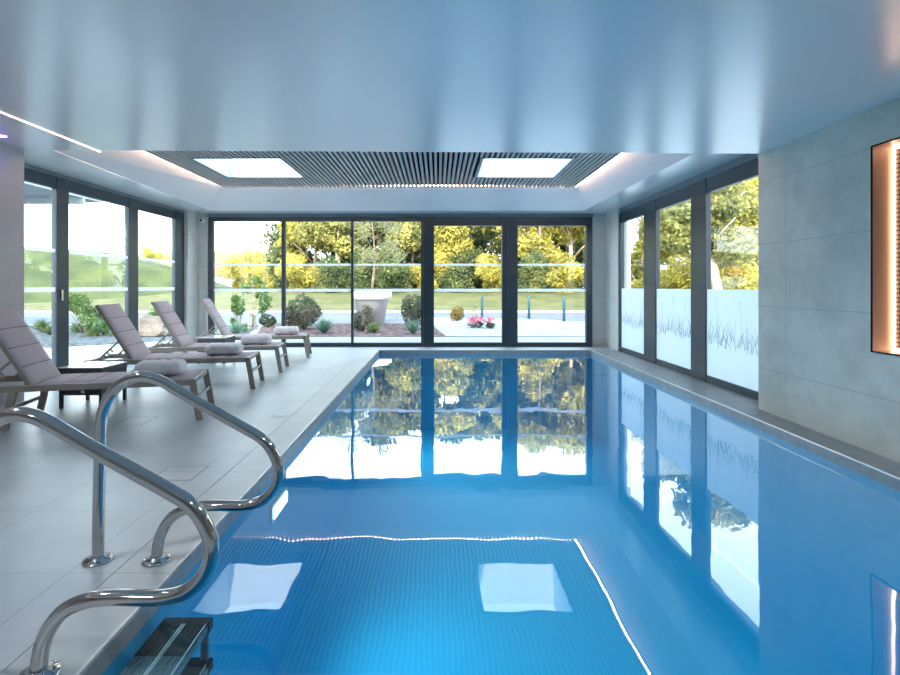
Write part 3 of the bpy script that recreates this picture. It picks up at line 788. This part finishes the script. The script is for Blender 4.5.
protos = {
 'yellow': make_tree(1, 8.2, 5.2, M['yleaf'], M['bark']),
 'yellow2': make_tree(2, 7.6, 4.8, M['yleaf'], M['palebark'], .30),
 'mixed': make_tree(3, 8.6, 5.5, M['mleaf'], M['bark']),
 'green': make_tree(4, 8.8, 5.8, M['gleaf'], M['bark'], .12, 15000),
 'mixed2': make_tree(5, 7.9, 5.0, M['mleaf'], M['palebark'], .35, 11000, lean=(1.0, 0), tr=.2),
 'bush': make_tree(6, 2.6, 4.2, M['yleaf'], M['bark'], .05, 8000, .085, nblob=9),
 'gbush': make_tree(8, 2.6, 4.6, M['gleaf'], M['bark'], .05, 8000, .085, nblob=9),
}
used = set()
def place(kind, x, y, s, rz, label, group=None, name=None, z=None, cat='tree'):
    o = protos[kind]
    if kind in used: o = copy_tree(o)
    used.add(kind)
    if z is None: z = .04+.95*sm((y-24.9)/10) if y > 24.9 else 0
    o.location = (x, y, z); o.rotation_euler = (0, 0, rz); o.scale = (s, s, s)
    if name: o.name = name
    tag(o, label, cat, group); return o
def X_at(px, y): return (px-VX)*y/F
GR = 'trees in the dense row beyond the lawn'
place('yellow2', X_at(312, 36), 36, .95, .3, 'yellow-leaved tree seen through the middle pane left of the white planter')
place('mixed2', X_at(340, 34), 34, 1.0, 2.0, 'tall tree with a thick pale trunk just left of the white planter')
place('green', X_at(385, 38), 38, 1.0, 1.0, 'dark green tree right behind the white planter')
place('mixed', X_at(415, 35), 35, .9, 4.0, 'green and yellow tree behind the thick window mullion')
place('yellow', X_at(446, 34), 34, .9, 2.2, 'yellow tree at the mullion edge of the window above the pink flowers')
place('green', X_at(470, 37), 37, 1.02, 3.3, 'dark green tree straight above the pink flowers')
place('mixed', X_at(500, 35), 35, .92, .7, 'half-yellow tree at the window edge right of the first bollard')
place('yellow', X_at(538, 33.5), 33.5, .98, 5.0, 'bright yellow tree behind the middle bollard')
place('yellow2', X_at(572, 34), 34, 1.08, 1.6, 'bright yellow tree behind the bollard farthest right')
place('yellow', X_at(286, 38), 38, .98, 4.4, 'yellow tree whose crown edge meets the open sky')
for i, (px, y, s_, kd) in enumerate([(330, 43, 1.05, 'mixed'), (362, 44, 1.0, 'yellow'), (430, 44, 1.1, 'mixed'), (520, 42, 1.15, 'green'), (556, 42, 1.1, 'mixed'), (600, 40, 1.1, 'yellow'), (405, 46, 1.05, 'green'), (486, 46, 1.1, 'yellow2')]):
    place(kd, X_at(px, y), y, s_, i*1.3, 'tree of the dense back row beyond the lawn, mostly hidden by nearer crowns', GR)
for i, (px, y, s_, kd) in enumerate([(300, 33, .8, 'bush'), (327, 32.5, .7, 'gbush'), (360, 33, .9, 'gbush'), (395, 33, .95, 'gbush'), (428, 33, .8, 'bush'), (458, 33, .95, 'gbush'), (492, 33, .8, 'bush'), (530, 32.5, .8, 'gbush'), (565, 32.5, .85, 'bush')]):
    place(kd, X_at(px, y), y, s_, i*2.1, 'low bush under the trees at the top of the lawn', 'bushes at the top of the lawn', name='bush', cat='bush')
for i, (px, y, s_) in enumerate([(300, 41, 1.7), (345, 42, 1.6), (390, 41, 1.6), (437, 41, 1.7), (478, 41, 1.6), (520, 41, 1.7), (560, 41, 1.7), (600, 41, 1.7)]):
    place('gbush', X_at(px, y), y, s_, i*1.7, 'tall undergrowth between the tree trunks beyond the lawn', 'undergrowth between the trees', name='bush', cat='bush')
for i, (px, y, s_, lb) in enumerate([(241, 52, 1.1, 'low yellow bush beyond the lawn, next to the red roof'), (256, 46, 1.2, 'low yellow bush beyond the lawn, behind the young staked tree'), (276, 42, .9, 'low yellow bush beyond the lawn, at the foot of the yellow tree by open sky')]):
    place('bush', X_at(px, y), y, s_, i*1.1, lb, name='bush', cat='bush')
# right side, seen above the frosted film
place('mixed', 12.6, 24.0, .95, 2.9, 'leafy tree seen through the middle right-hand pane above the frosting', z=0)
place('mixed2', 9.6, 17.5, .9, 1.9, 'large open tree filling the top of the nearest right-hand pane', z=0)
place('yellow', 12.2, 31.0, .95, 2.5, 'yellow tree in the farthest right-hand pane', z=0.4)
place('mixed', 18.5, 30.0, .95, .9, 'yellow-green tree low behind the nearest right-hand pane', z=0)
place('yellow2', 15.5, 27.0, .9, .2, 'tree with a pale trunk behind the middle right-hand pane', z=0)
for i, (x, y, kd) in enumerate([(11.5, 21, 'bush'), (14.5, 24.5, 'gbush'), (17, 26, 'bush'), (12.6, 27.5, 'bush'), (13.6, 25.2, 'bush'), (11.6, 30.5, 'bush'), (14.2, 20.5, 'bush')]):
    place(kd, x, y, 1.0, i, 'bush low behind the right-hand panes, above the frosting', 'bushes outside the right-hand panes', name='bush', z=0, cat='bush')
# mound tree on the left
place('bush', X_at(150, 80), 80, .8, .4, 'small yellow bush on the skyline above the grass mound', name='bush', z=4.9, cat='bush')

def shrub(name, x, y, w, h, m, n, ls, label, seed, cat='shrub', group=None, shape='round', z=0, rz=0):
    e = empty(name, (x, y, z)); rs = random.Random(seed)
    k = MB()
    for i in range(5):
        a = i*1.257; k.tube([(0, 0, -.02), (math.cos(a)*w*.15, math.sin(a)*w*.15, h*.35), (math.cos(a)*w*.3, math.sin(a)*w*.3, h*.7)], [.018, .012, .006], 6)
    k.build('stem', M['bark'], e)
    if shape == 'round':
        blobs = [(0, 0, h*.5, w*.46, w*.46, h*.5)]
        for i in range(8):
            a = rs.random()*6.28; R = w*.22; blobs.append((math.cos(a)*w*.30, math.sin(a)*w*.30, h*rs.uniform(.25, .75), R, R, h*.24))
        me = leaves_mesh('foliage', blobs, n, ls, seed, m, shell=.7)
    elif shape == 'loose':
        blobs = []
        for i in range(9):
            a = rs.random()*6.28; t = rs.uniform(.1, .9); R = w*rs.uniform(.12, .24); blobs.append((math.cos(a)*w*.3*(1.1-t*.5), math.sin(a)*w*.3, h*t, R, R, R))
        me = leaves_mesh('foliage', blobs, n, ls, seed, m, aspect=.35, shell=.2)
    else:    # spiky blades fanning out
        me = bpy.data.meshes.new('foliage'); V, Fc = [], []
        for i in range(n):
            a = rs.random()*6.28; tilt = rs.uniform(.1, 1.1); L = h*rs.uniform(.7, 1.15); wd = ls
            dx_, dy_ = math.cos(a), math.sin(a); b0 = len(V)
            for j in range(4):
                t = j/3; r_ = L*t*math.sin(tilt)*(1+.2*t)*min(1, w/h); zz = L*t*math.cos(tilt)*(1-.15*t)
                cx, cy = dx_*r_, dy_*r_; ww = wd*(1-t*.9)
                V += [(cx-dy_*ww, cy+dx_*ww, zz), (cx+dy_*ww, cy-dx_*ww, zz)]
            for j in range(3): Fc.append((b0+2*j, b0+2*j+1, b0+2*j+3, b0+2*j+2))
        me.from_pydata(V, [], Fc); me.materials.append(m)
    link('foliage', me, e)
    return tag(e, label, cat, group)
def G_at(px, y): return X_at(px, y)
shrub('shrub', G_at(303, 14.9), 14.9, 1.05, .97, M['shrubleaf'], 3800, .035, 'dense round shrub in the mulch directly behind the farthest towel', 21)
shrub('grassy_plant', G_at(324, 13.6), 13.6, .5, .45, M['blueleaf'], 260, .012, 'blue-green spiky plant at the foot of the round shrub', 22, 'plant', shape='spiky')
shrub('shrub', G_at(363, 14.2), 14.2, .70, .66, M['shrubleaf'], 1300, .04, 'loose grey-green shrub in front of the white planter', 23, shape='loose')
shrub('grassy_plant', G_at(374, 13.7), 13.7, .50, .33, M['freshleaf'], 220, .012, 'bright green grassy tuft at the foot of the white planter', 24, 'plant', shape='spiky')
shrub('shrub', G_at(413, 15.0), 15.0, .75, 1.0, M['shrubleaf'], 2400, .035, 'tall round shrub right of the white planter', 25)
shrub('grassy_plant', G_at(413, 13.4), 13.4, .42, .42, M['blueleaf'], 200, .012, 'green spiky plant before the tall shrub right of the planter', 26, 'plant', shape='spiky')
shrub('shrub', G_at(457, 18.2), 18.2, .50, .52, M['ballleaf'], 1500, .028, 'small bronze ball shrub near the first bollard', 27)
shrub('shrub', G_at(476, 16.5), 17.5, .35, .62, M['freshleaf'], 160, .03, 'thin young shoot standing behind the pink flowers', 28, shape='loose')
shrub('shrub', G_at(268, 15.6), 15.6, .48, .38, M['shrubleaf'], 700, .035, 'low shrub right of the staked young tree', 29)
shrub('shrub', G_at(238, 13.9), 13.9, .50, .95, M['freshleaf'], 1100, .045, 'tall fresh green shrub left of the staked young tree', 30, shape='loose')
shrub('grassy_plant', G_at(236, 13.1), 13.1, .4, .40, M['blueleaf'], 200, .012, 'blue-green tuft below the fresh green shrub', 31, 'plant', shape='spiky')
# left side through window 1
shrub('shrub', -9.2, 13.6, 1.1, .95, M['freshleaf'], 1400, .06, 'bright green shrub in the gravel behind the second lounger backrest', 32, shape='loose')
shrub('shrub', -8.2, 12.9, .9, .5, M['freshleaf'], 900, .05, 'low green shrub left of the bright green one, outside the side window', 33, shape='loose')
shrub('shrub', -7.6, 14.2, .8, .62, M['freshleaf'], 900, .045, 'green shrub beside the pale boulder outside the side window', 34, shape='loose')
shrub('grassy_plant', -10.4, 13.8, .7, .40, M['freshleaf'], 260, .015, 'low green tuft outside the farthest left pane', 35, 'plant', shape='spiky')
shrub('grassy_plant', -9.6, 13.0, .7, .30, M['freshleaf'], 260, .015, 'spreading grass clump outside the pane nearest the left wall', 36, 'plant', shape='spiky')
# boulder
k = MB(); bmesh.ops.create_icosphere(k.bm, subdivisions=3, radius=1)
rs = random.Random(4)
from mathutils import noise
for v in k.bm.verts:
    n_ = noise.noise(v.co*1.6)*.35+noise.noise(v.co*4)*.08; v.co = v.co*(1+n_); v.co.x *= .62; v.co.y *= .4; v.co.z = max(v.co.z*.36, -.12)+.12
o = k.build('boulder', M['rock'], None, (G_at(152, 12.9), 12.9, 0)); tag(o, 'large pale boulder in the gravel outside the side window', 'boulder')
# planter with its tree
PXc, PYc = G_at(371.5, 16.6), 16.6
pl = empty('planter', (PXc, PYc, 0))
k = MB(); k.lathe([(.40, 0), (.54, .80), (.62, .80), (.645, 1.08), (.60, 1.08), (.585, .98), (.02, .97)], n=40); k.build('pot', M['planter'], pl)
k = MB(); k.lathe([(.58, .965), (.58, .985), (.01, 1.0)], n=24); k.build('soil', M['soil'], pl)
tag(pl, 'large white tapered planter on the mulch bed', 'planter')
tr = empty('olive_tree', (PXc, PYc, 1.0)); rs = random.Random(31)
k = MB(); branchy(k, (0, 0, 0), 2.3, .045, 12, 1.5, rs); k.build('trunk', M['bark'], tr)
bl = []
for i in range(16):
    a = rs.random()*6.28; t = rs.uniform(.35, 1.15); R = rs.uniform(.24, .42); rr_ = rs.uniform(.2, 1.05)
    bl.append((math.cos(a)*rr_, math.sin(a)*rr_, 2.3*t, R, R, R*.8))
link('foliage', leaves_mesh('foliage', bl, 2600, .045, 41, M['oleaf'], aspect=.3, shell=.2), tr)
tag(tr, 'airy grey-green tree with a thin trunk growing in the white planter', 'tree')
# staked young tree
yt = empty('young_tree', (G_at(252, 15.0), 15.0, 0)); rs = random.Random(8)
k = MB(); branchy(k, (0, 0, 0), 1.25, .03, 6, .6, rs); k.build('trunk', M['bark'], yt)
bl = [(-.18, 0, 1.15, .22, .2, .18), (.25, .05, 1.05, .24, .2, .22), (.05, .1, 1.35, .25, .2, .16), (.38, 0, .75, .2, .2, .26), (-.35, 0, .75, .16, .2, .2), (.3, .1, .5, .16, .16, .14)]
link('foliage', leaves_mesh('foliage', bl, 700, .05, 42, M['freshleaf'], shell=.2), yt)
k = MB(); k.box((-.16, -.03, 0), (.16, .03, .04)); k.box((-.10, -.02, .0), (-.06, .02, .52)); k.box((.06, -.02, 0), (.10, .02, .52)); k.box((-.13, -.025, .36), (.13, .025, .44)); k.build('stake', M['palebark'], yt)
tag(yt, 'young green tree with wooden stakes outside the far left pane', 'tree')
# flowers
def flowers(px, y, w, n, label, seed):
    e = empty('flower_clump', (G_at(px, y), y, 0)); rs = random.Random(seed)
    link('foliage', leaves_mesh('foliage', [(0, 0, .10, w, w*.8, .09)], 220, .03, seed, M['shrubleaf']), e)
    k = MB()
    for i in range(n):
        a = rs.random()*6.28; r = w*math.sqrt(rs.random())*1.1; c = Vector((math.cos(a)*r, math.sin(a)*r, .14+rs.random()*.16))
        for j in range(5):
            b = j*1.2566+a; d = Vector((math.cos(b), math.sin(b)*.7, .35)); s2 = Vector((-math.sin(b), math.cos(b), .1))
            k.poly([c, c+d*.03+s2*.026, c+d*.065, c+d*.03-s2*.026])
    k.build('blossom', M['petal'], e); tag(e, label, 'flowers')
flowers(476, 15.2, .26, 80, 'larger clump of pink flowers in the grey gravel', 5)
flowers(490, 14.9, .14, 30, 'smaller clump of pink flowers beside the larger one', 6)
# bollards
bd = None
for px, y, lb in ((482, 19.6, 'dark blue bollard nearest the flowers, left of the thick mullion'), (529, 19.3, 'dark blue bollard in the middle of the three, just right of the thick mullion'), (564, 17.9, 'dark blue bollard farthest from the flowers')):
    if bd is None:
        bd = empty('bollard'); k = MB(); k.lathe([(.05, 0), (.05, .80), (.045, .83), (.01, .84)], n=18); k.build('post', M['bollard'], bd)
        k = MB(); k.lathe([(.07, 0), (.07, .012), (.05, .014)], n=18); k.build('base_plate', M['bollard'], bd); o = bd
    else: o = copy_tree(bd)
    o.location = (G_at(px, y), y, .01); tag(o, lb, 'bollard', 'road bollards')
# distant red-roofed house
hx, hy_ = X_at(216, 60), 60
hs = empty('house', (hx, hy_, 1.0))
k = MB(); k.box((-1.5, -3, 0), (1.5, 3, 1.4)); k.build('wall', M['extwall'], hs)
k = MB(); k.hexa([(-1.8, -3.3, 1.4), (1.8, -3.3, 1.4), (1.8, 3.3, 1.4), (-1.8, 3.3, 1.4), (-1.5, -.3, 2.9), (1.5, -.3, 2.9), (1.5, .3, 2.9), (-1.5, .3, 2.9)]); k.build('roof', M['redroof'], hs)
tag(hs, 'distant house with a red roof above the yellow bushes', 'house')
# street lamps far behind the mound
for px, lb in ((84, 'distant street lamp above the mound, left one'), (115, 'distant street lamp above the mound, right one')):
    y = 70; e = empty('street_lamp', (X_at(px, y), y, 1.0))
    k = MB(); k.tube([(0, 0, 0), (0, 0, 6.2)], [.04, .025], 8); k.build('pole', M['canopy'], e)
    k = MB(); k.box((-.5, -.1, 6.2), (.3, .1, 6.3)); k.build('lamp_head', M['canopy'], e)
    tag(e, {84: 'distant street lamp on the skyline nearer the left wall', 115: 'distant street lamp on the skyline nearer the yellow hill'}[px], 'street lamp')
# canopy roof outside left
cn = empty('entrance_canopy', (-13, 11.5, 0))
k = MB(); k.box((-5, -3.5, 3.45), (4.0, 2.6, 3.58)); k.build('roof_slab', M['canopy'], cn)
k = MB()
for y in (-2.2, -.3, 1.8): k.box((-5, y, 3.30), (4.0, y+.1, 3.45))
k.build('beam', M['canopy'], cn)
k = MB(); k.tube([(-4.6, 1.9, -.01), (-4.6, 1.9, 3.31)], .06, 12); k.build('post', M['canopy'], cn)
k = MB(); k.tube([(-4.6, -2.1, -.01), (-4.6, -2.1, 3.31)], .06, 12); k.build('post', M['canopy'], cn)
tag(cn, 'grey flat canopy roof outside the pane nearest the left wall', 'canopy')
# white pier outside the right window
struct(box_obj('exterior_pier', (4.16, 12.0, -.02), (4.40, 12.25, 3.4), M['extwall']))

# ------------------------------------------------------------------ light
w = bpy.data.worlds.new('world'); bpy.context.scene.world = w; w.use_nodes = True
nt = w.node_tree; nt.nodes.clear()
out = N(nt, 'ShaderNodeOutputWorld'); bg = N(nt, 'ShaderNodeBackground')
tc = N(nt, 'ShaderNodeTexCoord'); sp = N(nt, 'ShaderNodeSeparateXYZ'); rp = N(nt, 'ShaderNodeValToRGB')
nt.links.new(tc.outputs['Generated'], sp.inputs[0]); nt.links.new(sp.outputs['Z'], rp.inputs[0])
rp.color_ramp.elements[0].position = 0; rp.color_ramp.elements[0].color = (.98, .97, .90, 1)
rp.color_ramp.elements[1].position = .7; rp.color_ramp.elements[1].color = (.66, .83, 1.0, 1)
e_ = rp.color_ramp.elements.new(.16); e_.color = (.86, .95, 1.0, 1)
nt.links.new(rp.outputs[0], bg.inputs[0]); bg.inputs[1].default_value = 4.0
nt.links.new(bg.outputs[0], out.inputs[0])
def lamp(name, typ, loc, rot, **kw):
    d = bpy.data.lights.new(name, typ)
    for a, b in kw.items(): setattr(d, a, b)
    o = bpy.data.objects.new(name, d); C.objects.link(o); o.location = loc; o.rotation_euler = rot; return o
lamp('sun', 'SUN', (0, -20, 20), (math.radians(62), 0, math.radians(-6)), energy=7.0, color=(1, .88, .70), angle=.02)
for x, y in ((-2.6, 1.6), (.8, 0.2), (-2.6, -1.2), (1.9, 2.2)):  # added fill spots without fixtures, only there to brighten the interior
    lamp('room_fill_spot', 'SPOT', (x, y, zc(x)-.03), (0, 0, 0), energy=75, color=(.92, .97, 1), spot_size=2.4, spot_blend=.8, shadow_soft_size=.08)
lamp('violet_spot_light', 'SPOT', (-4.16, 5.0, zc(-4.16)-.02), (0, math.radians(62), 0), energy=10, color=(.30, .15, 1), spot_size=1.7, spot_blend=.8, shadow_soft_size=.04)
for y in (3.66, 8.3):
    lamp('pool_lamp_light', 'SPOT', (PX0+.05, y, -.40), (0, math.radians(-80), 0), energy=75, color=(.6, .92, 1), spot_size=2.6, spot_blend=1, shadow_soft_size=.07)

# ------------------------------------------------------------------ camera
cd = bpy.data.cameras.new('camera'); cam = bpy.data.objects.new('camera', cd); C.objects.link(cam)
cam.location = (0, 0, H); cam.rotation_euler = (PI/2, 0, 0)
cd.sensor_width = 36; cd.lens = F/900*36; cd.shift_x = (450-VX)/900; cd.shift_y = -(337.5-VY)/900; cd.clip_end = 500; cd.clip_start = .02
sc = bpy.context.scene; sc.camera = cam
sc.view_settings.view_transform = 'Standard'; sc.view_settings.look = 'None'; sc.view_settings.exposure = 0.65; sc.view_settings.gamma = 1
try: sc.view_settings.use_curve_mapping = False
except Exception: pass
sc.cycles.use_denoising = True
sc.cycles.max_bounces = 10; sc.cycles.diffuse_bounces = 5; sc.cycles.glossy_bounces = 6; sc.cycles.transparent_max_bounces = 16
sc.cycles.caustics_reflective = False; sc.cycles.caustics_refractive = False
sc.cycles.sample_clamp_indirect = 6
